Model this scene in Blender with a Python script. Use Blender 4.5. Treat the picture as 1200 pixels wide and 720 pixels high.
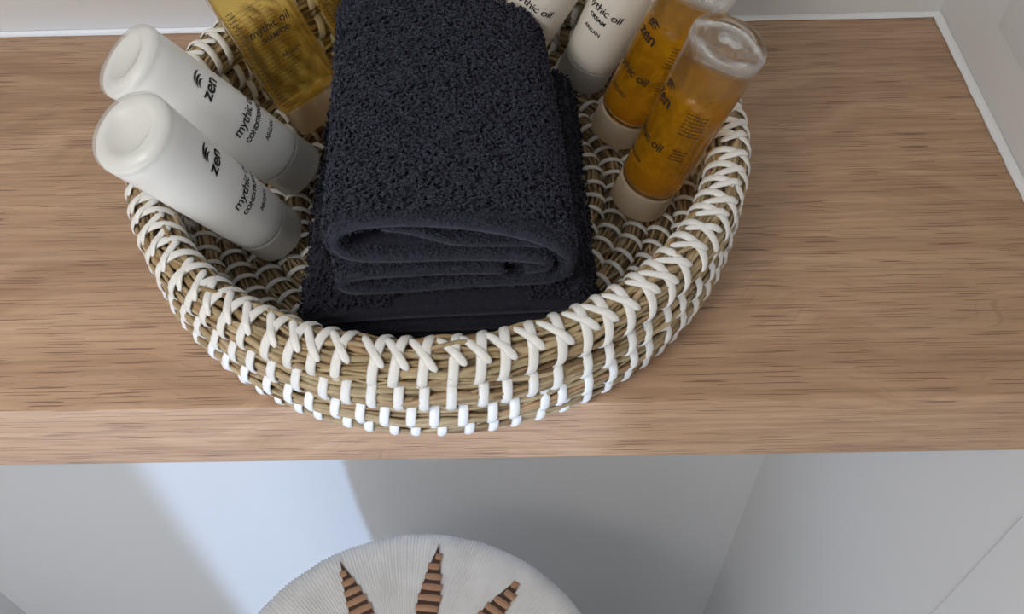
import bpy, bmesh, math, random
import numpy as np
from mathutils import Vector, Matrix
random.seed(7); rng = np.random.default_rng(7)
for o in list(bpy.data.objects): bpy.data.objects.remove(o)
S = bpy.context.scene
COL = S.collection
PI = math.pi

# ------------------------------------------------------------------ camera
D, XR, XL, TH = 0.2847, 0.2646, -0.760, 0.0486      # shelf depth, right wall, left wall, shelf thickness
CAM = Vector((0, -0.2208, 0.35))
cr, cu, cf = (Vector(v) for v in ((0.999757, -0.005161, -0.021412), (0.017314, 0.785030, 0.619216), (-0.013614, 0.619436, -0.784929)))
cd = bpy.data.cameras.new('camera'); cam = bpy.data.objects.new('camera', cd); COL.objects.link(cam)
cam.matrix_world = Matrix(((cr.x, cu.x, -cf.x, CAM.x), (cr.y, cu.y, -cf.y, CAM.y), (cr.z, cu.z, -cf.z, CAM.z), (0, 0, 0, 1)))
cd.sensor_width = 36; cd.lens = 32.516; cd.clip_start = 0.01
S.camera = cam

# ------------------------------------------------------------------ world, sun, lamps, exposure
w = bpy.data.worlds.new('world'); S.world = w; w.use_nodes = True
w.node_tree.nodes['Background'].inputs[0].default_value = (0.90, 0.945, 1.0, 1)
w.node_tree.nodes['Background'].inputs[1].default_value = 2.0
def lamp(name, kind, loc, target, energy, color, **kw):
    l = bpy.data.lights.new(name, kind); l.energy = energy; l.color = color
    for k, v in kw.items(): setattr(l, k, v)
    o = bpy.data.objects.new(name, l); COL.objects.link(o); o.location = loc
    o.rotation_euler = (Vector(target) - Vector(loc)).to_track_quat('-Z', 'Y').to_euler()
    return o
FRONT = -0.90
lamp('daylight_sun', 'SUN', (-0.70, -3, 0.36), (0.0, 0.0, 0.0), 1.75, (0.46, 0.64, 1.0), angle=0.034)
lamp('ceiling_lamp_light', 'AREA', (-0.54, -0.55, 0.83), (-0.40, -0.30, 0), 8.1, (1.0, 0.965, 0.92), shape='DISK', size=0.42)
S.view_settings.view_transform = 'Standard'; S.view_settings.look = 'None'
S.view_settings.gamma = 1; S.view_settings.use_curve_mapping = False
S.view_settings.exposure = 0.0

# ------------------------------------------------------------------ helpers
def mesh_obj(name, verts, faces, mat, parent=None, smooth=False):
    me = bpy.data.meshes.new(name)
    me.from_pydata([tuple(v) for v in verts], [], [tuple(f) for f in faces]); me.update()
    if smooth: me.shade_smooth()
    if mat: me.materials.append(mat)
    return link(name, me, parent)
def np_mesh(name, V, F, mat, smooth=True):
    """fast mesh from arrays; F all quads or all tris"""
    me = bpy.data.meshes.new(name); k = F.shape[1]
    me.vertices.add(len(V)); me.vertices.foreach_set('co', V.astype(np.float32).ravel())
    me.loops.add(F.size); me.loops.foreach_set('vertex_index', F.astype(np.int32).ravel())
    me.polygons.add(len(F)); me.polygons.foreach_set('loop_start', np.arange(0, F.size, k, dtype=np.int32))
    me.polygons.foreach_set('loop_total', np.full(len(F), k, dtype=np.int32))
    me.update(calc_edges=True); me.validate()
    if smooth: me.shade_smooth()
    if mat: me.materials.append(mat)
    return me
def link(name, me, parent=None):
    o = bpy.data.objects.new(name, me); COL.objects.link(o)
    if parent: o.parent = parent
    return o
def thing(name, label, cat, M=None, group=None):
    o = bpy.data.objects.new(name, None); COL.objects.link(o); o.empty_display_size = 0.02
    if M is not None: o.matrix_world = M
    return tag(o, label, cat, group)
def tag(o, label, cat, group=None):
    o['label'] = label; o['category'] = cat
    if group: o['group'] = group
    return o
def struct(o, label=None):
    o['kind'] = 'structure'
    if label: o['label'] = label
    return o
def stuff(o):
    o['kind'] = 'stuff'; return o
def box(name, lo, hi, mat, parent=None, bevel=0.0):
    bm = bmesh.new(); bmesh.ops.create_cube(bm, size=1)
    for v in bm.verts:
        v.co = Vector([(lo[i] + hi[i]) / 2 + v.co[i] * (hi[i] - lo[i]) for i in range(3)])
    if bevel: bmesh.ops.bevel(bm, geom=bm.edges[:], offset=bevel, segments=3, affect='EDGES', profile=0.5)
    me = bpy.data.meshes.new(name); bm.to_mesh(me); bm.free()
    if bevel: me.shade_smooth()
    if mat: me.materials.append(mat)
    o = link(name, me, parent)
    return o
def lathe_mesh(name, prof, mat, seg=48, closed=False, topcut=None):
    """prof: list of (r,z); r=0 ends become poles"""
    V = []; idx = []
    for r, z in prof:
        if r < 1e-6: idx.append([len(V)]); V.append((0, 0, z))
        else:
            ring = []
            for k in range(seg):
                a = 2 * PI * k / seg; ring.append(len(V)); V.append((r * math.cos(a), r * math.sin(a), z))
            idx.append(ring)
    F = []
    pairs = list(zip(idx[:-1], idx[1:])) + ([(idx[-1], idx[0])] if closed else [])
    for a, b in pairs:
        for k in range(seg):
            k2 = (k + 1) % seg
            if len(a) == 1 and len(b) == 1: continue
            if len(a) == 1: F.append((a[0], b[k2], b[k]))
            elif len(b) == 1: F.append((a[k], a[k2], b[0]))
            else: F.append((a[k], a[k2], b[k2], b[k]))
    if topcut: V = [topcut(v) for v in V]
    me = bpy.data.meshes.new(name); me.from_pydata(V, [], F); me.update()
    bm = bmesh.new(); bm.from_mesh(me); bmesh.ops.recalc_face_normals(bm, faces=bm.faces); bm.to_mesh(me); bm.free()
    me.shade_smooth()
    for e in me.edges: pass
    me.materials.append(mat)
    return me
def catmull(pts, n=12, closed=False):
    P = [np.array(p, float) for p in pts]; out = []
    m = len(P)
    for i in range(m if closed else m - 1):
        p0 = P[i - 1] if (closed or i > 0) else 2 * P[0] - P[1]
        p1 = P[i]; p2 = P[(i + 1) % m]
        p3 = P[(i + 2) % m] if (closed or i + 2 < m) else 2 * P[-1] - P[-2]
        for k in range(n):
            t = k / n
            out.append(0.5 * (2 * p1 + (p2 - p0) * t + (2 * p0 - 5 * p1 + 4 * p2 - p3) * t * t + (3 * p1 - p0 - 3 * p2 + p3) * t ** 3))
    if not closed: out.append(P[-1])
    return np.array(out)

# ------------------------------------------------------------------ materials
def mat(name, col=(0.8, 0.8, 0.8), rough=0.5, **kw):
    m = bpy.data.materials.new(name); m.use_nodes = True
    b = m.node_tree.nodes['Principled BSDF']
    b.inputs['Base Color'].default_value = (*col, 1); b.inputs['Roughness'].default_value = rough
    for k, v in kw.items():
        b.inputs[k].default_value = (*v, 1) if isinstance(v, tuple) and len(v) == 3 and 'Radius' not in k else v
    return m
class NT:
    def __init__(s, m): s.t = m.node_tree; s.b = s.t.nodes['Principled BSDF']
    def n(s, typ, **kw):
        nd = s.t.nodes.new(typ)
        for k, v in kw.items():
            if k in nd.inputs: nd.inputs[k].default_value = v
            else: setattr(nd, k, v)
        return nd
    def l(s, a, b): s.t.links.new(a, b)
    def ramp(s, fac, stops):
        r = s.n('ShaderNodeValToRGB'); e = r.color_ramp.elements
        while len(e) < len(stops): e.new(0.5)
        for el, (p, c) in zip(e, stops): el.position = p; el.color = (*c, 1) if len(c) == 3 else c
        s.l(fac, r.inputs[0]); return r.outputs[0]
    def mix(s, fac, a, b, mode='MIX'):
        m = s.n('ShaderNodeMix', data_type='RGBA', blend_type=mode)
        for sock, v in ((m.inputs[0], fac), (m.inputs[6], a), (m.inputs[7], b)):
            if hasattr(v, 'is_output'): s.l(v, sock)
            elif isinstance(v, (int, float)): sock.default_value = v
            else: sock.default_value = (*v, 1)
        return m.outputs[2]
    def bump(s, h, strength, dist):
        bp = s.n('ShaderNodeBump', Strength=strength, Distance=dist); s.l(h, bp.inputs['Height']); s.l(bp.outputs[0], s.b.inputs['Normal'])
    def coords(s, scale=(1, 1, 1), kind='Object'):
        tc = s.n('ShaderNodeTexCoord'); mp = s.n('ShaderNodeMapping'); mp.inputs['Scale'].default_value = scale
        s.l(tc.outputs[kind], mp.inputs[0]); return mp.outputs[0]

def make_wall(name, col):
    m = mat(name, col, 0.55); t = NT(m)
    nz = t.n('ShaderNodeTexNoise', Scale=260.0, Detail=3.0); t.l(t.coords(), nz.inputs['Vector'])
    t.bump(nz.outputs[0], 0.12, 0.001)
    return m
M_wall = make_wall('white_paint', (0.70, 0.70, 0.70))
M_trim = make_wall('white_trim', (0.72, 0.725, 0.725))
M_caulk = mat('white_sealant', (0.78, 0.795, 0.80), 0.4)
M_floor = make_wall('light_floor', (0.68, 0.67, 0.66))

def make_oak():
    m = mat('oak', (0.5, 0.35, 0.24), 0.52); t = NT(m)
    tc = t.n('ShaderNodeTexCoord'); sp = t.n('ShaderNodeSeparateXYZ'); t.l(tc.outputs['Object'], sp.inputs[0])
    # unfold the front edge so the grain runs over it: v = y - z
    sub = t.n('ShaderNodeMath', operation='ADD'); t.l(sp.outputs[1], sub.inputs[0]); t.l(sp.outputs[2], sub.inputs[1])
    cb = t.n('ShaderNodeCombineXYZ'); t.l(sp.outputs[0], cb.inputs[0]); t.l(sub.outputs[0], cb.inputs[1])
    # slow warp: cathedral figure
    wz = t.n('ShaderNodeTexNoise', Scale=1.0, Detail=2.0)
    mw = t.n('ShaderNodeMapping'); mw.inputs['Scale'].default_value = (5.5, 9, 1); mw.inputs['Location'].default_value = (3.1, 1.7, 0)
    t.l(cb.outputs[0], mw.inputs[0]); t.l(mw.outputs[0], wz.inputs['Vector'])
    wm = t.n('ShaderNodeMath', operation='MULTIPLY_ADD'); t.l(wz.outputs[0], wm.inputs[0]); wm.inputs[1].default_value = 0.125; t.l(sub.outputs[0], wm.inputs[2])
    cw = t.n('ShaderNodeCombineXYZ'); t.l(sp.outputs[0], cw.inputs[0]); t.l(wm.outputs[0], cw.inputs[1])
    def noise(scale, det, src, rough=0.5):
        mp = t.n('ShaderNodeMapping'); mp.inputs['Scale'].default_value = scale; t.l(src, mp.inputs[0])
        nz = t.n('ShaderNodeTexNoise', Scale=1.0, Detail=det, Roughness=rough); t.l(mp.outputs[0], nz.inputs['Vector']); return nz.outputs[0]
    bands = noise((1.5, 62, 1), 3.0, cw.outputs[0])
    fine = noise((7, 330, 1), 3.0, cb.outputs[0], 0.6)
    broad = noise((2.2, 8, 1), 2.0, cb.outputs[0])
    pores = noise((30, 1350, 1), 0.0, cb.outputs[0])
    pores2 = noise((60, 1500, 1), 1.0, cw.outputs[0])
    c1 = t.ramp(bands, [(0.25, (0.40, 0.24, 0.144)), (0.50, (0.495, 0.318, 0.196)), (0.75, (0.575, 0.387, 0.249))])
    c2 = t.mix(0.5, c1, t.ramp(fine, [(0.3, (0.62, 0.58, 0.55)), (0.62, (1.12, 1.1, 1.06))]), 'MULTIPLY')
    c3 = t.mix(0.55, c2, t.ramp(broad, [(0.3, (0.85, 0.83, 0.82)), (0.7, (1.1, 1.1, 1.1))]), 'MULTIPLY')
    pm = t.ramp(pores, [(0.645, (0, 0, 0)), (0.675, (1, 1, 1))])
    pm2 = t.ramp(pores2, [(0.60, (0, 0, 0)), (0.74, (0.3, 0.3, 0.3))])
    c3 = t.mix(pm2, c3, (0.24, 0.135, 0.08))
    c4 = t.mix(pm, c3, (0.25, 0.143, 0.088))
    t.l(c4, t.b.inputs['Base Color'])
    inv = t.n('ShaderNodeMath', operation='SUBTRACT'); inv.inputs[0].default_value = 1; t.l(pm, inv.inputs[1])
    t.bump(inv.outputs[0], 0.35, 0.0006)
    return m
M_oak = make_oak()

def make_grass():
    m = mat('seagrass', (0.4, 0.3, 0.17), 0.6); t = NT(m)
    at = t.n('ShaderNodeAttribute', attribute_name='strand')
    c = t.ramp(at.outputs['Fac'], [(0.0, (0.15, 0.085, 0.035)), (0.16, (0.30, 0.205, 0.10)), (0.40, (0.42, 0.32, 0.18)), (0.62, (0.52, 0.40, 0.24)), (0.82, (0.38, 0.32, 0.185)), (1.0, (0.40, 0.23, 0.115))])
    nz = t.n('ShaderNodeTexNoise', Scale=90.0, Detail=3.0); t.l(t.coords(), nz.inputs['Vector'])
    c2 = t.mix(0.55, c, t.ramp(nz.outputs[0], [(0.3, (0.5, 0.45, 0.4)), (0.65, (1.15, 1.12, 1.1))]), 'MULTIPLY')
    t.l(c2, t.b.inputs['Base Color'])
    return m
M_grass = make_grass()
M_core = mat('dark_seagrass', (0.17, 0.12, 0.06), 0.8)
def make_strip():
    m = mat('white_strip', (0.83, 0.82, 0.78), 0.38); t = NT(m)
    nz = t.n('ShaderNodeTexNoise', Scale=60.0, Detail=2.0); t.l(t.coords(), nz.inputs['Vector'])
    t.l(t.ramp(nz.outputs[0], [(0.3, (0.78, 0.765, 0.72)), (0.7, (0.86, 0.855, 0.83))]), t.b.inputs['Base Color'])
    return m
M_strip = make_strip()
def make_towel(name, col):
    m = mat(name, col, 0.95); t = NT(m)
    t.b.inputs['Sheen Weight'].default_value = 0.25; t.b.inputs['Sheen Roughness'].default_value = 0.5
    t.b.inputs['Sheen Tint'].default_value = (0.5, 0.52, 0.68, 1); t.b.inputs['Specular IOR Level'].default_value = 0.15
    nz = t.n('ShaderNodeTexNoise', Scale=700.0, Detail=3.0); t.l(t.coords(), nz.inputs['Vector'])
    t.l(t.ramp(nz.outputs[0], [(0.3, tuple(0.7 * c for c in col)), (0.7, tuple(1.3 * c for c in col))]), t.b.inputs['Base Color'])
    t.bump(nz.outputs[0], 0.5, 0.001)
    return m
M_towel = make_towel('navy_terry', (0.030, 0.032, 0.048))
M_towel2 = make_towel('black_terry', (0.018, 0.019, 0.028))
M_cream = mat('white_cream', (0.94, 0.945, 0.93), 0.3)
M_ivory = mat('ivory_cream', (0.90, 0.85, 0.76), 0.3)
M_frost = mat('frosted_plastic', (0.93, 0.91, 0.88), 0.30, **{'Transmission Weight': 0.60, 'IOR': 1.16})
def see_through(name, base, rough, ior, trans, tint, fac):
    m = mat(name, base, rough, **{'Transmission Weight': trans, 'IOR': ior}); t = NT(m)
    tr = t.n('ShaderNodeBsdfTransparent'); tr.inputs[0].default_value = (*tint, 1)
    mx = t.n('ShaderNodeMixShader'); mx.inputs[0].default_value = fac
    out = [n for n in t.t.nodes if n.type == 'OUTPUT_MATERIAL'][0]
    t.l(t.b.outputs[0], mx.inputs[1]); t.l(tr.outputs[0], mx.inputs[2]); t.l(mx.outputs[0], out.inputs[0])
    return m
M_clear = see_through('clear_plastic', (0.98, 0.98, 0.97), 0.05, 1.32, 1.0, (0.98, 0.98, 0.97), 0.25)
M_clear_base = see_through('clear_plastic_base', (0.98, 0.98, 0.97), 0.06, 1.30, 1.0, (0.99, 0.99, 0.98), 0.60)
M_amber = see_through('amber_liquid', (1.0, 0.545, 0.025), 0.02, 1.33, 0.78, (1.0, 0.62, 0.08), 0.20)
M_pale_amber = see_through('pale_amber_liquid', (1.0, 0.74, 0.20), 0.03, 1.2, 0.88, (1.0, 0.86, 0.48), 0.35)
M_frost_amber_lit = mat('frosted_plastic_amber_lit', (0.95, 0.80, 0.60), 0.30, **{'Transmission Weight': 0.70, 'IOR': 1.16})  # frosted cap with amber light scattered from the liquid put into its colour
M_ink = mat('black_ink', (0.012, 0.011, 0.011), 0.5)
M_grey_ink = mat('faded_ink', (0.10, 0.075, 0.05), 0.6)
def make_cotton():
    m = mat('white_cotton', (0.70, 0.69, 0.66), 0.9); t = NT(m)
    nz = t.n('ShaderNodeTexNoise', Scale=40.0, Detail=4.0); t.l(t.coords(), nz.inputs['Vector'])
    t.l(t.ramp(nz.outputs[0], [(0.3, (0.74, 0.735, 0.71)), (0.7, (0.86, 0.855, 0.835))]), t.b.inputs['Base Color'])
    n2 = t.n('ShaderNodeTexNoise', Scale=900.0, Detail=2.0); t.l(t.coords(), n2.inputs['Vector']); t.bump(n2.outputs[0], 0.3, 0.0008)
    return m
M_cotton = make_cotton()
M_raffia = mat('brown_raffia', (0.40, 0.22, 0.12), 0.55)
M_raffia_dark = mat('dark_raffia', (0.07, 0.035, 0.02), 0.8)
M_lampglass = mat('lamp_glass', (1, 0.96, 0.9), 0.4, **{'Emission Color': (1, 0.93, 0.86), 'Emission Strength': 3.0})

# ------------------------------------------------------------------ setting
FZ, CZ = -1.15, 0.87
struct(box('floor', (XL - .1, FRONT - .1, FZ - .05), (XR + .1, D + .1, FZ), M_floor))
struct(box('ceiling', (XL - .1, FRONT - .1, CZ), (XR + .1, D + .1, CZ + .05), M_wall))
struct(box('wall_back', (XL - .1, D, FZ), (XR + .1, D + .08, CZ), M_wall))
struct(box('wall_right', (XR, FRONT - .08, FZ), (XR + .08, D, CZ), M_wall))
struct(box('wall_left', (XL - .08, FRONT - .08, FZ), (XL, D, CZ), M_wall))
# unseen front wall behind the viewer, added with an opening that shapes the daylight patch
OX0, OX1, OZ1 = -0.730, -0.170, 0.150
bm = bmesh.new()
def bmbox(bm, lo, hi):
    g = bmesh.ops.create_cube(bm, size=1)
    for v in g['verts']: v.co = Vector([(lo[i] + hi[i]) / 2 + v.co[i] * (hi[i] - lo[i]) for i in range(3)])
bmbox(bm, (XL, FRONT - .08, FZ), (OX0, FRONT, CZ)); bmbox(bm, (OX1, FRONT - .08, FZ), (XR, FRONT, CZ)); bmbox(bm, (OX0, FRONT - .08, OZ1), (OX1, FRONT, CZ))
me = bpy.data.meshes.new('wall_front_added'); bm.to_mesh(me); bm.free(); me.materials.append(M_wall); struct(link('wall_front_added', me))
# sealant beads where the shelf meets the walls
def bead(name, a, b, n1, n2, r):
    """quarter-round concave bead from a to b, legs along n1 and n2"""
    a, b, n1, n2 = map(Vector, (a, b, n1, n2)); V = []; K = 6
    nseg = 60
    for i in range(nseg + 1):
        p = a.lerp(b, i / nseg); rr = r * (1 + 0.05 * math.sin(i * 0.9) + 0.04 * math.sin(i * 2.3 + 1))
        V.append(p)
        for k in range(K + 1):
            t = (PI / 2) * k / K
            V.append(p + n1 * rr * (1 - math.sin(t) * 0.85) + n2 * rr * (1 - math.cos(t) * 0.85) - (n1 + n2) * rr * 0.15 * 0)
    st = K + 2; F = []
    for i in range(nseg):
        for k in range(st):
            k2 = (k + 1) % st
            F.append((i * st + k, i * st + k2, (i + 1) * st + k2, (i + 1) * st + k))
    return mesh_obj(name, V, F, M_caulk, smooth=True)
struct(bead('trim_1', (XL, D, 0), (XR, D, 0), (0, -1, 0), (0, 0, 1), 0.0032), 'white sealant bead along the back wall')
struct(bead('trim_2', (XR, 0.0, 0), (XR, D, 0), (-1, 0, 0), (0, 0, 1), 0.0042), 'white sealant bead along the right wall')
struct(box('trim_3', (XR - .004, -.35, .043), (XR + .002, .211, .30), M_trim, bevel=.0012), 'flat white panel on the right wall above the shelf')
struct(box('trim_4', (XR - .0025, -1.2, FZ), (XR + .002, -.005, -.06), M_trim, bevel=.0010), 'flat white panel on the right wall below the shelf')
# oak shelf
shelf = box('shelf', (XL, 0, -TH), (XR, D, 0), M_oak, bevel=.0012)
tag(shelf, 'thick pale oak floating shelf that carries the round basket', 'shelf')

# ceiling lamp (above the viewer)
cl = thing('ceiling_lamp', 'round white ceiling lamp overhead', 'lamp', Matrix.Translation((-0.54, -0.55, CZ)))
link('base', lathe_mesh('base', [(0, 0), (.20, 0), (.20, -.02), (0, -.02)], M_trim), cl)

# ------------------------------------------------------------------ basket
BX, BY = -0.040, 0.1275
basket = thing('woven_basket', 'round shallow seagrass basket stitched with white strips on oak shelf', 'basket', Matrix.Translation((BX, BY, 0)))
# coils: (ring radius, z, tube radius)
WALL = [(0.1388, 0.0503, 0.0094), (0.1390, 0.0342, 0.0094), (0.1390, 0.0198, 0.0090), (0.1372, 0.0082, 0.0080)]
FLOOR = [(0.1245 - 0.0118 * i, 0.0062, 0.0061) for i in range(11)]
def coil(Rc, zc, rt, nst, seg, name):
    th = np.linspace(0, 2 * PI, seg, endpoint=False); Vs = []; Fs = []; A = []; off = 0; sides = 5
    for i in range(nst):
        ph = 2 * PI * i / nst + rng.normal(0, .12)
        rho = np.full(seg, rt * rng.uniform(.78, .93)); phi = np.full(seg, ph)
        for k in range(6):
            f = int(rng.integers(2, 26)); phi = phi + rng.normal(0, .11) * np.sin(f * th + rng.uniform(0, 6.28))
            rho = rho + rt * rng.normal(0, .035) * np.sin(int(rng.integers(2, 30)) * th + rng.uniform(0, 6.28))
        sr = rt * rng.uniform(.075, .155) * (1 + .22 * np.sin(int(rng.integers(3, 16)) * th + rng.uniform(0, 6)))
        R = Rc + rho * np.cos(phi); Z = zc + rho * np.sin(phi)
        a0 = rng.uniform(0, 6.28)
        V = np.zeros((seg, sides, 3))
        for s in range(sides):
            aa = a0 + 2 * PI * s / sides
            rr = R + sr * math.cos(aa); V[:, s, 0] = rr * np.cos(th); V[:, s, 1] = rr * np.sin(th); V[:, s, 2] = np.maximum(Z + sr * math.sin(aa), 0.0002)
        ii = np.arange(seg)[:, None] * sides; jj = np.arange(sides)[None, :]
        i2 = ((np.arange(seg) + 1) % seg)[:, None] * sides; j2 = (jj + 1) % sides
        F = np.stack([ii + jj, i2 + jj, i2 + j2, ii + j2], -1).reshape(-1, 4) + off
        # colour changes along a strand where a new blade is laid in
        c = rng.uniform(0, 1, 9)[(th / (2 * PI) * 9).astype(int)] if seg > 100 else np.full(seg, rng.uniform())
        Vs.append(V.reshape(-1, 3)); Fs.append(F); A.append(np.repeat(c, sides)); off += seg * sides
    me = np_mesh(name, np.concatenate(Vs), np.concatenate(Fs), M_grass)
    at = me.attributes.new('strand', 'FLOAT', 'POINT'); at.data.foreach_set('value', np.concatenate(A).astype(np.float32))
    o = stuff(link(name, me, basket))
    # dark core
    K = 10; n2 = max(48, seg // 2); V = []; F = []
    for a in range(n2):
        t = 2 * PI * a / n2
        for k in range(K):
            p = 2 * PI * k / K; r = Rc + rt * .78 * math.cos(p)
            V.append((r * math.cos(t), r * math.sin(t), zc + rt * .78 * math.sin(p)))
    for a in range(n2):
        for k in range(K):
            F.append((a * K + k, ((a + 1) % n2) * K + k, ((a + 1) % n2) * K + (k + 1) % K, a * K + (k + 1) % K))
    mesh_obj('core', V, F, M_core, o, True)
    return o
for (R, z, r) in WALL: coil(R, z, r, 40, 240, 'wall_coil')
for (R, z, r) in FLOOR: coil(max(R, .004), z, r, 20, max(60, int(200 * R / .125)), 'floor_coil')

def strip_mesh(name, Rc, zc, rt, path, width, thick, taper=(1, 1), steps=14):
    """flat strip laid over the coil. path(t)->(phi, tangential offset, lift). Built at angle 0 (+X side)."""
    V = []; F = []; pts = []
    for i in range(steps + 1):
        t = i / steps; phi, s, lift = path(t); r = rt + lift
        ang = s / Rc; rad = Rc + r * math.cos(phi)
        pts.append((Vector((rad * math.cos(ang), rad * math.sin(ang), zc + r * math.sin(phi))), Vector((math.cos(phi) * math.cos(ang), math.cos(phi) * math.sin(ang), math.sin(phi)))))
    prof = [(-.5, .0), (-.36, .62), (0, 1), (.36, .62), (.5, .0), (0, -.25)]
    K = len(prof)
    for i, (p, n) in enumerate(pts):
        t = i / steps
        d = (pts[min(i + 1, steps)][0] - pts[max(i - 1, 0)][0]).normalized(); sd = d.cross(n).normalized()
        e = 1.0
        if t < .10: e = taper[0] + (1 - taper[0]) * t / .10
        if t > .90: e = taper[1] + (1 - taper[1]) * (1 - t) / .10
        for (a, b) in prof: V.append(p + sd * a * width * e + n * b * thick)
    for i in range(steps):
        for k in range(K):
            F.append((i * K + k, i * K + (k + 1) % K, (i + 1) * K + (k + 1) % K, (i + 1) * K + k))
    F.append(tuple(range(K))[::-1]); F.append(tuple(steps * K + k for k in range(K)))
    me = bpy.data.meshes.new(name); me.from_pydata([tuple(v) for v in V], [], F); me.update()
    bm = bmesh.new(); bm.from_mesh(me); bmesh.ops.recalc_face_normals(bm, faces=bm.faces); bm.to_mesh(me); bm.free()
    me.shade_smooth(); me.materials.append(M_strip)
    return me
rad = math.radians
NS = 84
def variants(fn, n=4): return [fn() for _ in range(n)]
R0, z0, r0 = WALL[0]
lerp = lambda a, b, t: a + (b - a) * t
def rim_main():
    a, b = -.0020 + random.uniform(-.0005, .0005), .0042 + random.uniform(-.0006, .0006)
    return strip_mesh('rim_stitch', R0, z0, r0, lambda t: (rad(lerp(-78, 222, t)), lerp(a, b, min(1, t * 1.25)), .0002 + .0004 * math.sin(PI * t)), .0044, .0009, (.75, .6), 16)
def rim_cross():
    a, b = -.0046 + random.uniform(-.0006, .0006), .0052 + random.uniform(-.0008, .0008)
    e = 38 + random.uniform(-6, 6)
    return strip_mesh('cross_stitch', R0, z0, r0, lambda t: (rad(lerp(118, e, t)), lerp(a, b, t), .0004 + .0011 * math.sin(PI * min(1, max(0, (t - .45) / .5)))), .0037, .0009, (.5, .45), 13)
rm = variants(rim_main); rc = variants(rim_cross, 5)
def place(me, name, ang, parent=basket):
    o = link(name, me, parent); o.rotation_euler = (0, 0, ang); return o
OFF = -PI / 2
for k in range(NS):
    a = OFF + 2 * PI * k / NS + random.gauss(0, .0055)
    place(rm[k % 4], 'rim_stitch', a); place(rc[k % 5], 'cross_stitch', a + random.gauss(0, .005))
for row, (R, z, r) in enumerate(WALL[1:], 1):
    def wall_st():
        e = random.uniform(-.0004, .0004)
        return strip_mesh('wall_stitch', R, z, r, lambda t: (rad(lerp(-84 if row < 3 else -62, 250, t)), lerp(-.0013 + e, .0013 + e, min(1, t * 2)), .0003), .0045, .0011, (.8, .8), 13)
    vs = variants(wall_st, 3)
    for k in range(NS):
        place(vs[k % 3], 'wall_stitch', OFF + 2 * PI * k / NS + row * .0021 / .139 - .012 + random.gauss(0, .006))
# floor stitches: seen ones single, those under the towels joined
fl = []
for ri, (R, z, r) in enumerate(FLOOR[:10]):
    me = strip_mesh('floor_stitch', R, z, r, lambda t: (rad(lerp(-5, 180, t)), lerp(-.0015, .0015, t), .0003), .0030, .0008, (.8, .8), 9)
    n = max(6, int(2 * PI * R / .0098)); ph = random.uniform(0, 1)
    for k in range(n):
        a = 2 * PI * (k + ph) / n + random.gauss(0, .004)
        x, y = BX + R * math.cos(a), BY + R * math.sin(a)
        hid = -.094 < x < .026 and .04 < y < .205
        fl.append((hid, me, a, R))
seen = [f for f in fl if not f[0]][:300]; rest = [f for f in fl if f[0]] + [f for f in fl if not f[0]][300:]
for h, me, a, R in seen: place(me, 'floor_stitch', a)
if rest:
    bm = bmesh.new()
    for h, me, a, R in rest:
        n0 = len(bm.verts); bm.from_mesh(me); bm.verts.ensure_lookup_table()
        bmesh.ops.rotate(bm, verts=bm.verts[n0:], cent=(0, 0, 0), matrix=Matrix.Rotation(a, 3, 'Z'))
    me = bpy.data.meshes.new('floor_stitches_under_towel'); bm.to_mesh(me); bm.free(); me.shade_smooth(); me.materials.append(M_strip)
    stuff(link('covered_floor_stitches', me, basket))
# a few loose fibre ends
V = []; F = []
for k in range(46):
    a = random.uniform(0, 2 * PI) if k > 14 else random.uniform(-2.4, -.9)
    R, z, r = WALL[random.choice([0, 0, 1, 2])]; ph = random.uniform(-.6, 1.9)
    p = Vector(((R + r * math.cos(ph)) * math.cos(a), (R + r * math.cos(ph)) * math.sin(a), z + r * math.sin(ph)))
    d = Vector((-math.sin(a) * random.choice([-1, 1]), math.cos(a) * random.choice([-1, 1]), random.uniform(.0, .9))).normalized()
    n = Vector((math.cos(ph) * math.cos(a), math.cos(ph) * math.sin(a), math.sin(ph)))
    L = random.uniform(.003, .008); b0 = len(V); q = p - n * .001
    for i in range(4):
        t = i / 3; c = q + d * L * t + n * L * (.25 * t + .35 * t * t); wdt = .0002 * (1 - t * .7)
        for s in range(3): V.append(c + Vector((math.cos(s * 2.1), math.sin(s * 2.1), math.cos(s * 2.1 + 1))) * wdt)
    for i in range(3):
        for s in range(3): F.append((b0 + i * 3 + s, b0 + i * 3 + (s + 1) % 3, b0 + i * 3 + 3 + (s + 1) % 3, b0 + i * 3 + 3 + s))
stuff(mesh_obj('loose_fibres', V, F, mat('straw_fibre', (.38, .25, .12), .6), basket))

# ------------------------------------------------------------------ towels
def sheet(path, th):
    """closed outline around a centreline (N,2); returns points, outward normals"""
    P = np.array(path); T = np.gradient(P, axis=0); T /= np.linalg.norm(T, axis=1)[:, None] + 1e-9
    Nn = np.stack([-T[:, 1], T[:, 0]], -1)
    n = len(P); e = np.ones(n)
    e[0] = e[-1] = .55; e[1] = e[-2] = .9
    A = P + Nn * th / 2 * e[:, None]; B = P - Nn * th / 2 * e[:, None]
    return np.concatenate([A, B[::-1]]), np.concatenate([Nn, -Nn[::-1]])
def resample(P, step):
    d = np.r_[0, np.cumsum(np.linalg.norm(np.diff(P, axis=0), axis=1))]; n = max(4, int(d[-1] / step))
    s = np.linspace(0, d[-1], n); return np.stack([np.interp(s, d, P[:, 0]), np.interp(s, d, P[:, 1])], -1)
def wob(y, x, seed):
    r = np.random.default_rng(seed); out = np.zeros(np.broadcast(y, x).shape)
    for k in range(7):
        fx, fy = r.uniform(10, 75), r.uniform(10, 60); out = out + np.sin(fx * x + fy * y + r.uniform(0, 6.3)) * r.uniform(.4, 1) / 4
    return out
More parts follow.
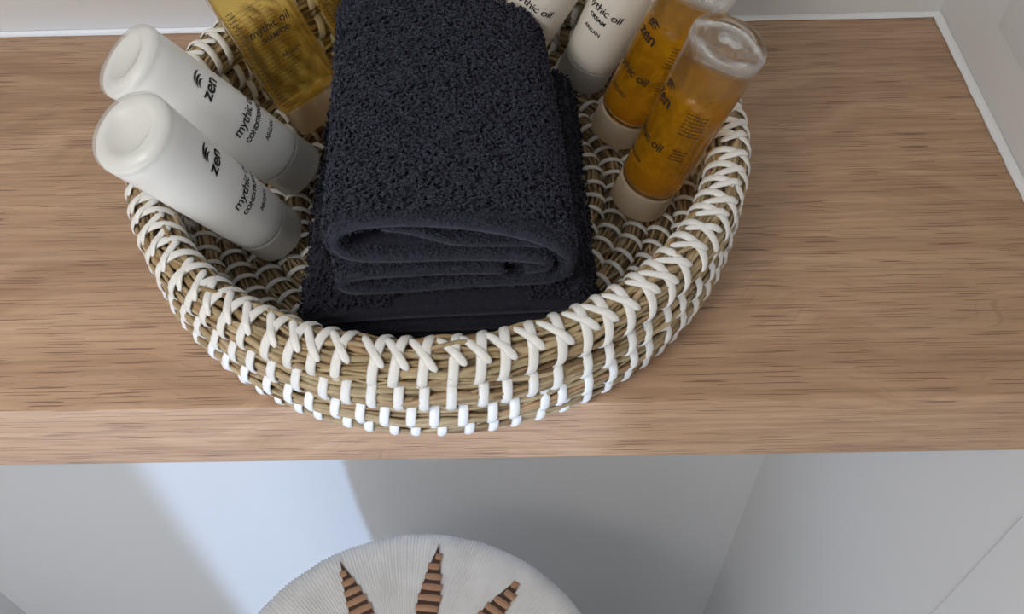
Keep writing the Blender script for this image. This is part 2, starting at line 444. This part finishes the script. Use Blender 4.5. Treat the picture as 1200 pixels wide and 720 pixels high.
def towel_sheet(parent, name, ctrl, th, length, mat_, amp, seed, front_wave=.0):
    P = resample(catmull(ctrl, 10), .0018); O, Nn = sheet(P, th); m = len(O); ny = int(length / .0025)
    ys = np.linspace(0, length, ny)
    r = np.random.default_rng(seed)
    V = np.zeros((ny, m, 3))
    for i, y in enumerate(ys):
        ed = min(y, length - y); sc = 1 if ed > .0018 else .72 + .28 * (ed / .0018)       # rounded cut end
        half = m // 2; C2 = np.concatenate([P, P[::-1]])
        Q = C2 + (O - C2) * sc
        V[i, :, 0] = Q[:, 0] + amp * .6 * wob(y, Q[:, 1] * .6, seed + 3)
        V[i, :, 1] = y + front_wave * wob(Q[:, 1] * 1.2, Q[:, 0] * 1.2, seed + 9) * max(0, 1 - y / .05)
        V[i, :, 2] = Q[:, 1] + amp * wob(y, Q[:, 0], seed)
    F = []
    for i in range(ny - 1):
        for k in range(m):
            k2 = (k + 1) % m; F.append((i * m + k, i * m + k2, (i + 1) * m + k2, (i + 1) * m + k))
    for base, flip in ((0, False), ((ny - 1) * m, True)):
        for k in range(m // 2 - 1):
            q = (base + k, base + m - 1 - k, base + m - 2 - k, base + k + 1); F.append(q[::-1] if flip else q)
    me = np_mesh(name, V.reshape(-1, 3), np.array(F), mat_)
    bm = bmesh.new(); bm.from_mesh(me); bmesh.ops.recalc_face_normals(bm, faces=bm.faces); bm.to_mesh(me); bm.free()
    o = link(name, me, parent)
    Ng = np.zeros((ny, m, 3)); Ng[:, :, 0] = Nn[None, :, 0]; Ng[:, :, 2] = Nn[None, :, 1]
    return o, V, Ng
def pile(parent, name, V, Ng, mask, count, hgt, wid, mat_, seed):
    """terry loops: little curled tufts standing on the sheet where mask is set"""
    r = np.random.default_rng(seed); ii = np.argwhere(mask); ii = ii[r.integers(0, len(ii), count)]
    i, k = ii[:, 0], ii[:, 1]; i2 = np.minimum(i + 1, V.shape[0] - 1); k2 = (k + 1) % V.shape[1]
    a, b = r.uniform(0, 1, (2, count, 1))
    P = V[i, k] * (1 - a) + V[i2, k] * a + (V[i, k2] - V[i, k]) * b
    N = Ng[i, k] / (np.linalg.norm(Ng[i, k], axis=1)[:, None] + 1e-9)
    az = r.uniform(0, 2 * PI, count); tv = np.stack([np.cos(az), np.sin(az), r.normal(0, .4, count)], -1)
    # neighbours lean alike, as brushed terry does
    lean = np.stack([np.sin(P[:, 0] * 310 + 2 * np.sin(P[:, 1] * 190)), np.cos(P[:, 1] * 270 + 2 * np.sin(P[:, 0] * 230)), np.zeros(count)], -1)
    tv = tv * .8 + lean * .7
    tv -= N * (tv * N).sum(1)[:, None]; tv /= np.linalg.norm(tv, axis=1)[:, None] + 1e-9
    bv = np.cross(N, tv)
    h = (hgt * r.uniform(.6, 1.25, count))[:, None]; wd = (wid * r.uniform(.75, 1.25, count))[:, None]
    rings = []
    for (up, fw, ws) in ((-.25, 0, 1.0), (.45, .18, 1.0), (.85, .62, .95), (.68, 1.12, .55)):
        c = P + N * h * up + tv * h * fw * .95
        for s in range(4):
            an = s * PI / 2 + .4
            rings.append(c + (bv * math.cos(an) + (N * .7 + tv * .7) * math.sin(an) * (.8)) * wd * .5 * ws)
    VV = np.stack(rings, 1)                                        # count,16,3
    base = (np.arange(count) * 16)[:, None]
    f = [(q * 4 + s, q * 4 + (s + 1) % 4, q * 4 + 4 + (s + 1) % 4, q * 4 + 4 + s) for q in range(3) for s in range(4)] + [(12, 13, 14, 15)]
    F = (base[:, None, :] + np.array(f)[None]).reshape(-1, 4)
    return stuff(link(name, np_mesh(name, VV.reshape(-1, 3), F, mat_), parent))

# lower towel
lt = thing('folded_towel', 'black folded towel lying flat beneath the navy one', 'towel', Matrix.Translation((-.0985, .0240, .0125)) @ Matrix.Rotation(rad(1.2), 4, 'Z'), 'folded dark towels in the basket')
W2 = .130
so, V, Ng = towel_sheet(lt, 'folded_cloth', [(.012, .0035), (.06, .0033), (W2 - .012, .0035), (W2 - .003, .0075), (W2 - .009, .0118), (.06, .0112), (.012, .0115), (.003, .0155), (.011, .0195), (.06, .0215), (W2 - .014, .0222), (W2 - .006, .0185), (W2 - .006, .0120)], .0062, .160, M_towel2, .0008, 31, .001)
ny, m = V.shape[:2]; Y = V[:, :, 1]; X = V[:, :, 0]
mask = (Y > .0015) & (Y < .159) & (((Ng[:, :, 2] > .3) & (V[:, :, 2] > .02) & ((X < .04) | (X > W2 - .03))) | ((Ng[:, :, 0] < -.2) & (X < .02)) | ((Ng[:, :, 0] > .2) & (X > W2 - .02)))
pile(lt, 'terry_pile', V, Ng, mask, 6500, .0020, .0013, M_towel2, 5)
# upper towel
ut = thing('folded_towel', 'navy terry towel folded into a thick bundle, uppermost in the basket', 'towel', Matrix.Translation((-.0815, .029, .0400)) @ Matrix.Rotation(rad(3.9), 4, 'Z'), 'folded dark towels in the basket')
W1 = .1055
def uw(u, v): return (u * W1, v * .0465)
so, V, Ng = towel_sheet(ut, 'folded_cloth', [uw(.70, .235), uw(.45, .275), uw(.2, .30), uw(.075, .275), uw(.035, .19), uw(.075, .10), uw(.2, .075), uw(.5, .07), uw(.8, .08), uw(.915, .13), uw(.955, .30), uw(.925, .50), uw(.80, .70), uw(.6, .85), uw(.4, .93), uw(.22, .955), uw(.09, .90), uw(.045, .74), uw(.10, .57), uw(.25, .50), uw(.5, .46), uw(.75, .42), uw(.86, .36), uw(.87, .28), uw(.78, .24)], .0052, .160, M_towel, .0010, 11, .0015)
Y = V[:, :, 1]; X = V[:, :, 0]; Z = V[:, :, 2]
front = .0048
outer = ((Ng[:, :, 2] > .15) & (Z > .030 - .012 * (X > .085))) | ((Ng[:, :, 0] > .3) & (X > .088)) | ((Ng[:, :, 0] < -.3) & (X < .012)) | ((Ng[:, :, 2] > .3) & (Z > .032))
# only the outside of the bundle carries visible loops
inside = (Z < .038) & (X > .012) & (X < .075) & (Ng[:, :, 2] > 0)
mask = outer & ~inside & (Y > front) & (Y < .159)
pile(ut, 'terry_pile', V, Ng, mask, 17000, .0024, .0014, M_towel, 6)
so2, V2, N2 = towel_sheet(ut, 'inner_fold', [uw(.24, .845), uw(.32, .80), uw(.42, .70), uw(.52, .60), uw(.66, .56), uw(.80, .53), uw(.86, .48)], .0040, .154, M_towel, .0006, 12, .001)
so2.location = (0, .0025, 0)
def edge_fuzz(parent, V, Ng, count, seed):
    n = 3; Vf = V[:n].copy(); N = Ng[:n].copy(); N[:, :, 1] = -1.1
    pile(parent, 'edge_fuzz', Vf, N, np.ones(Vf.shape[:2], bool), count, .0011, .0009, M_towel if parent is ut else M_towel2, seed)
edge_fuzz(ut, V, Ng, 5200, 41); edge_fuzz(ut, V2 + np.array((0, .0025, 0)), N2, 1300, 42)

# ------------------------------------------------------------------ bottles
_tc = {}
def text_mesh(s, size, bold=0.0, shear=0.0, space=1.0):
    key = (s, size, bold, shear, space)
    if key in _tc: return _tc[key]
    c = bpy.data.curves.new('t', 'FONT'); c.body = s; c.size = size; c.align_x = 'CENTER'; c.align_y = 'CENTER'
    c.offset = bold; c.shear = shear; c.space_character = space; c.resolution_u = 3
    o = bpy.data.objects.new('t', c); COL.objects.link(o)
    dg = bpy.context.evaluated_depsgraph_get(); me = o.evaluated_get(dg).to_mesh()
    V = [tuple(v.co) for v in me.vertices]; F = [tuple(p.vertices) for p in me.polygons]
    o.evaluated_get(dg).to_mesh_clear(); bpy.data.objects.remove(o); bpy.data.curves.remove(c)
    _tc[key] = (V, F); return V, F
def emblem(s):
    """fan of curved leaf strokes above the logo word"""
    V = []; F = []
    for k, (cx_, cy_, r, a0, a1, wd) in enumerate([(-.1, -.42, .50, 30, 165, .15), (.02, -.46, .84, 42, 150, .17), (.22, -.5, 1.18, 55, 135, .17)]):
        b = len(V); n = 12
        for i in range(n + 1):
            t = i / n; a = rad(a0 + (a1 - a0) * t); h = 1.35 * wd * math.sin(PI * min(1, t * .92 + .06))
            V.append(((cx_ + (r - h / 2) * math.cos(a)) * s, (cy_ + (r - h / 2) * math.sin(a)) * s, 0))
            V.append(((cx_ + (r + h / 2) * math.cos(a)) * s, (cy_ + (r + h / 2) * math.sin(a)) * s, 0))
        for i in range(n): F.append((b + 2 * i, b + 2 * i + 2, b + 2 * i + 3, b + 2 * i + 1))
    return V, F
def bars(rows, w, pitch, h, seed):
    """rows of illegible small print"""
    r = random.Random(seed); V = []; F = []
    for j in range(rows):
        x = -w / 2; end = w / 2 * r.uniform(.6, 1)
        while x < end:
            L = r.uniform(.0006, .0018); b = len(V); y = -j * pitch
            V += [(x, y, 0), (x + L, y, 0), (x + L, y + h, 0), (x, y + h, 0)]; F.append((b, b + 1, b + 2, b + 3)); x += L + .0003
    return V, F
def wrap_print(name, VF, rfun, theta0, zc, parent, m=None, lift=.00035):
    V, F = VF; out = []
    for (x, y, _) in V:
        z = zc + y; r = rfun(z) + lift; a = theta0 + x / rfun(zc)
        out.append((r * math.cos(a), r * math.sin(a), z))
    return mesh_obj(name, out, F, m or M_ink, parent)
def frame_from(P, Q):
    """matrix with local z from cap end P to base Q, local x facing the viewer"""
    P, Q = Vector(P), Vector(Q); z = (Q - P).normalized(); v = CAM - (P + Q) / 2; x = (v - z * v.dot(z)).normalized(); y = z.cross(x)
    M = Matrix(((x.x, y.x, z.x, P.x), (x.y, y.y, z.y, P.y), (x.z, y.z, z.z, P.z), (0, 0, 0, 1)))
    return M, z
LB = .105
def rb(z): return .0149 + (.0167 - .0149) * min(1, max(0, (z - .017) / .083))
CAPP = [(0, 0), (.0130, 0), (.0139, .0003), (.0144, .0010), (.0145, .002), (.0147, .0155), (.0147, .0163), (.0142, .0166), (.0100, .0166), (.0100, .0030), (0, .0028)]
def cap(parent, m=None): return link('cap', lathe_mesh('cap', CAPP, m or M_frost), parent)
def base_shell_profile(z0, th):
    """clear base end: rounded shoulder, rim, recessed punt"""
    R = rb(LB)
    return [(R + .0002, z0), (R + .0004, LB - .0035), (R + .0001, LB - .0016), (R - .0008, LB - .0004), (R - .0020, LB), (R - .0042, LB - .0002), (R - .0052, LB - .0009), (R - .0058, LB - .0022), (R - .0078, LB - .0028), (0, LB - .0024)]
def rc_(z): return .0149 + (.0178 - .0149) * min(1, max(0, (z - .017) / .083))
def text_set(o, rot, texts, rf=None):
    rf = rf or rb
    for (nm, VF, z, dth, ink) in texts: wrap_print(nm, VF, rf, rot + dth, z, o, ink)
def labels_for(kind):
    L = [('logo_emblem', emblem(.0050), .0768, 0, None), ('logo_lettering', text_mesh('zen', .0088, .00015, .08, .95), .0712, 0, None),
         ('lettering', text_mesh('mythic oil', .0068, .00004, .12, .92), .0490, 0, None)]
    if kind: L.append(('lettering', text_mesh(kind, .0034, .00011, 0, .98), .0425, 0, None))
    L.append(('lettering', text_mesh('ARGAN', .0033, .00004, 0, .95), .0345, 0, None))
    return L
def cream_bottle(P, Q, label, kind, rot, m, dz=0):
    M, z = frame_from(P, Q)
    o = thing('cream_bottle', label, 'bottle', M, 'small white bottles standing on their caps')
    cap(o)
    prof = [(0, .0050), (.0085, .0050), (.0088, .0060), (.0088, .0167), (.0136, .0168), (.0147, .0176)] + [(rc_(t), t) for t in np.linspace(.0182, .1000, 12)] + [(rc_(.1) - .0004, .1015), (rc_(.1) - .0016, .1028), (rc_(.1) - .0040, .1036), (.0105, .1032), (.0095, .1020), (0, .1016)]
    link('body', lathe_mesh('body', prof, m), o)
    R = rc_(.1)
    link('clear_base', lathe_mesh('clear_base', [(R + .0001, .0985), (R + .0003, .1010), (R - .0001, .1030), (R - .0011, .1043), (R - .0028, .1050), (R - .0050, .1049), (R - .0064, .1042), (R - .0072, .1032), (R - .0090, .1027), (0, .1027), (0, .1018), (.0094, .1022), (.0104, .1034), (R - .0041, .1038), (R - .0017, .1030), (R - .0005, .1017), (R, .1000)], M_clear_base), o)
    text_set(o, rot, [(a, b, c + dz, d, e) for a, b, c, d, e in labels_for(kind)], rc_)
    return o
A = cream_bottle((-.1203, .0880, .0192), (-.1541, .0576, .1139), 'white conditioner bottle leaning on the rim nearest the basket front', 'CONDITIONER', rad(38), M_cream)
B = cream_bottle((-.1144, .1306, .0214), (-.1718, .1122, .1074), 'white conditioner bottle leaning behind another white one, next to amber shampoo', 'CONDITIONER', rad(34), M_cream)
E_ = cream_bottle((.0345, .2085, .0180), (.0685, .1920, .1165), 'white cream bottle between the towel and the amber bottles', 'CREAM', rad(-24), M_ivory, .009)
F_ = cream_bottle((-.0080, .2200, .0190), (.0325, .2015, .1140), 'white cream bottle half hidden by the back corner of the towel', 'CREAM', rad(-12), M_ivory, .009)

def amber_bottle(P, Q, label, rot, seed, fill=.083):
    M, z = frame_from(P, Q)
    o = thing('amber_bottle', label, 'bottle', M, 'round amber bottles by the right rim')
    cap(o, M_frost_amber_lit)
    zi = M.to_3x3().inverted() @ Vector((0, 0, 1))                     # world up in bottle space: the liquid lies level
    def lev(v):
        if v[2] > fill - .0005: return (v[0], v[1], v[2] - (v[0] * zi.x + v[1] * zi.y) / zi.z)
        return v
    outer = [(.0136, .0168), (.0147, .0176)] + [(rb(t), t) for t in np.linspace(.0184, .0985, 10)] + base_shell_profile(.0990, 0)[1:-1]
    wall = .0009
    inner = [(0, LB - .0042), (.0070, LB - .0046), (rb(LB) - .0060, LB - .0044), (rb(LB) - .0040, LB - .0034), (rb(LB) - .0024, LB - .0036), (rb(LB) - .0010, LB - .0050)] + [(rb(t) - wall, t) for t in np.linspace(.0960, .0195, 10)] + [(.0128, .0180), (.0094, .0176), (.0094, .0042), (0, .0040)]
    link('clear_shell', lathe_mesh('clear_shell', [(0, .0033), (.0099, .0033), (.0099, .0167)] + outer + [(.0001, LB - .0026), (.0001, LB - .0040)] + inner[1:-1] + [(0, .0040)], M_clear), o)
    lp = [(0, .0045), (.0088, .0045), (.0092, .0055), (.0092, .0178), (.0124, .0182), (rb(.02) - wall + .0001, .0200)] + [(rb(t) - wall + .0001, t) for t in np.linspace(.024, fill - .008, 8)] + [(rb(fill) - wall + .0001, fill), (rb(fill) - wall - .0006, fill + .0001), (0, fill)]
    link('liquid', lathe_mesh('liquid', lp, M_amber, topcut=lev), o)
    text_set(o, rot, labels_for(""))
    wrap_print('fine_print', bars(7, .011, .0020, .0005, seed), rb, rot + 1.25, .074, o)
    wrap_print('fine_print', bars(4, .006, .0018, .0005, seed + 3), rb, rot + 1.25, .052, o)
    return o
H_ = amber_bottle((.0578, .1089, .0170), (.0871, .1017, .1175), 'amber oil bottle with clear round base, in front by the right rim', rad(-52), 3)
G_ = amber_bottle((.0508, .1617, .0177), (.0839, .1501, .1166), 'amber oil bottle behind the front one, beside the white cream bottle', rad(-38), 4)

def rrect(hw, hd, rc_, n=6):
    pts = []
    for (sx, sy, a0) in ((1, 1, 0), (-1, 1, 90), (-1, -1, 180), (1, -1, 270)):
        for i in range(n + 1):
            a = rad(a0 + 90 * i / n); pts.append((sx * (hd - rc_) + rc_ * math.cos(a), sy * (hw - rc_) + rc_ * math.sin(a)))
    return pts
def loft(name, secs, m, parent):
    V = []; F = []; K = None
    for (z, hw, hd, rc_) in secs:
        pts = rrect(hw, hd, rc_); K = len(pts); V += [(x, y, z) for x, y in pts]
    for i in range(len(secs) - 1):
        for k in range(K): F.append((i * K + k, i * K + (k + 1) % K, (i + 1) * K + (k + 1) % K, (i + 1) * K + k))
    F.append(tuple(range(K))[::-1]); F.append(tuple((len(secs) - 1) * K + k for k in range(K)))
    o = mesh_obj(name, V, F, m, parent)
    me = o.data
    bm = bmesh.new(); bm.from_mesh(me); bmesh.ops.recalc_face_normals(bm, faces=bm.faces); bm.to_mesh(me); bm.free()
    me.shade_smooth()
    try: me.set_sharp_from_angle(angle=rad(40))
    except Exception: pass
    return o
def square_bottle(P, Q, label, spin, seed):
    M, z = frame_from(P, Q); M = M @ Matrix.Rotation(spin, 4, 'Z')
    o = thing('shampoo_bottle', label, 'bottle', M, 'square amber shampoo bottles')
    hw, hd = .0180, .0115
    loft('cap', [(0, hw - .0035, hd - .003, .004), (.0008, hw - .0028, hd - .0024, .004), (.0150, hw - .0022, hd - .002, .004), (.0155, hw - .003, hd - .003, .004)], M_frost_amber_lit, o)
    loft('clear_shell', [(.0157, hw - .003, hd - .003, .003), (.0164, hw - .0006, hd - .0006, .003), (.018, hw, hd, .003), (.101, hw, hd, .003), (.104, hw - .0008, hd - .0008, .003), (.105, hw - .0025, hd - .0025, .003)], M_clear, o)
    loft('liquid', [(.0040, .008, .005, .004), (.0174, .008, .005, .004), (.0176, hw - .0025, hd - .0025, .0025), (.0185, hw - .0010, hd - .0010, .0025), (.088, hw - .0010, hd - .0010, .0025), (.0885, hw - .0015, hd - .0015, .0025)], M_pale_amber, o)
    def flat(nm, VF, y, zc, mm=None, x=None):
        V, F = VF; xx = (hd + .00018) if x is None else x
        return mesh_obj(nm, [(xx, y + a, zc + b) for a, b, _ in V], F, mm or M_ink, o)
    flat('lettering', text_mesh('mythic oil', .0062, .00004, .12, .95), .0, .0600)
    flat('lettering', text_mesh('SHAMPOO', .0036, .00006, 0, .95), .001, .0543)
    flat('lettering', text_mesh('ARGAN', .0031, .00004, 0, 1.0), .003, .0435)
    flat('logo_emblem', emblem(.0044), 0, .0905); flat('logo_lettering', text_mesh('zen', .0080, .00012, .08, .95), 0, .0845)
    # small print of the back label, seen through the bottle
    flat('fine_print', bars(20, .020, .0021, .0007, seed), -.002, .068, M_grey_ink, -(hd + .00018))
    flat('fine_print', bars(26, .0035, .0021, .0006, seed + 1), -.0145, .074, M_grey_ink)
    return o
C_ = square_bottle((-.1093, .1767, .0174), (-.1477, .1953, .1133), 'square amber shampoo bottle leaning on the left back rim', rad(8), 21)
D_ = square_bottle((-.0760, .2170, .0174), (-.1105, .2340, .1133), 'square amber shampoo bottle mostly hidden behind the navy towel', rad(8), 22)

# ------------------------------------------------------------------ hamper with starburst lid under the shelf
HZ, HR = -.45, .1765
hamper = thing('laundry_hamper', 'round lidded hamper in white cotton with brown raffia starburst, below the shelf', 'hamper', Matrix.Translation((-.1000, -.0245, FZ)))
hz = HZ - FZ
def lid():
    NA, prof = 960, []
    for i in range(10): prof.append((HR * (.03 + .86 * i / 9), .004 + .010 * (1 - (i / 9) ** 2)))
    for i in range(1, 13):
        a = PI / 2 - .16 - (PI * .95 - .16) * i / 12; prof.append((HR * .875 + HR * .125 * math.cos(a), -.0185 + .0223 * math.sin(a)))
    th = np.linspace(0, 2 * PI, NA, endpoint=False)
    r_ = np.random.default_rng(3); amp = np.interp(np.arange(NA), np.arange(0, NA + 24, 24), r_.uniform(.35, 1.5, NA // 24 + 1))
    ridge = (.5 + .5 * np.cos(th * NA / 3 * 1.0)) * .0016 * amp + np.interp(np.arange(NA) % 960, np.arange(0, 972, 12), r_.normal(0, .0003, 81))
    V = []
    for (r, z) in prof:
        k = min(1, r / (HR * .4)); V.append(np.stack([(r + ridge * .6 * (r > HR * .9)) * np.cos(th), (r + ridge * .6 * (r > HR * .9)) * np.sin(th), z + ridge * k], -1))
    V = np.concatenate(V); n = len(prof); ii = np.arange(n - 1)[:, None] * NA; jj = np.arange(NA)[None]; j2 = (jj + 1) % NA
    F = np.stack([ii + jj, ii + NA + jj, ii + NA + j2, ii + j2], -1).reshape(-1, 4)
    F = F[:, ::-1]
    return np_mesh('lid', V, F, M_cotton)
lo = link('lid', lid(), hamper); lo.location = (0, 0, hz - .004)
# wedge underlay and raffia strips
def zlid(r): i = (r / HR - .03) / .86; return .004 + .010 * (1 - i * i) if r < HR * .89 else .004
strips = []
rs = np.arange(.30, .865, .056)
def half_ang(q): return rad(5.4) * min(1, max(0, (.885 - q) / .30))
smesh = []
for q in rs:
    r1, r2 = q * HR, (q + .050) * HR; ha = half_ang(q + .022) * 1.08 ; V = []; n = 4
    for (r, dz) in ((r1, .0014), (r1 + (r2 - r1) * .3, .0036), (r1 + (r2 - r1) * .7, .0038), (r2, .0014)):
        for k in range(n + 1):
            t = k / n; a = -ha + 2 * ha * t; V.append((r * math.cos(a), r * math.sin(a), zlid(r) + dz - .0006 * (2 * t - 1) ** 2))
    F = [(i * (n + 1) + k, i * (n + 1) + k + 1, (i + 1) * (n + 1) + k + 1, (i + 1) * (n + 1) + k) for i in range(3) for k in range(n)]
    me = bpy.data.meshes.new('raffia_strip'); me.from_pydata(V, [], [f[::-1] for f in F]); me.update(); me.shade_smooth(); me.materials.append(M_raffia); smesh.append(me)
def underlay(qm):
    V = []; F = []; Q = np.linspace(.29, qm, 14)
    for q in Q:
        ha = half_ang(q) * .97 + rad(.15) * (q < .9)
        for s in (-1, 1): V.append((q * HR * math.cos(s * ha), q * HR * math.sin(s * ha), zlid(q * HR) + .0024))
    for i in range(13): F.append((2 * i, 2 * i + 2, 2 * i + 3, 2 * i + 1))
    me = bpy.data.meshes.new('raffia_backing'); me.from_pydata(V, [], F); me.update(); me.materials.append(M_raffia_dark); return me
ume, ushort = underlay(.905), underlay(.83)
for k in range(12):
    ang = rad(83.5 + 30 * k + (3, 0, 2, -1.5)[(k + 3) % 4] * (k > 0) * (k < 11))
    short = k in (11, 4, 7); u = link('raffia_backing', ushort if short else ume, lo); u.rotation_euler = (0, 0, ang)
    for me in (smesh[:-1] if short else smesh):
        s = link('raffia_strip', me, lo); s.rotation_euler = (0, 0, ang + random.gauss(0, .006))
# hamper body: horizontally coiled wall
prof = []
nb = 40
for i in range(nb * 4 + 1):
    t = i / (nb * 4); z = .004 + (hz - .03) * t; prof.append((.118 + .054 * math.sin(PI * .62 * t) + .0035 * abs(math.sin(PI * nb * t)), z))
prof = [(0, .004), (.115, .003)] + prof + [(.15, hz - .027), (0, hz - .027)]
link('body', lathe_mesh('body', prof, M_cotton, 64), hamper)
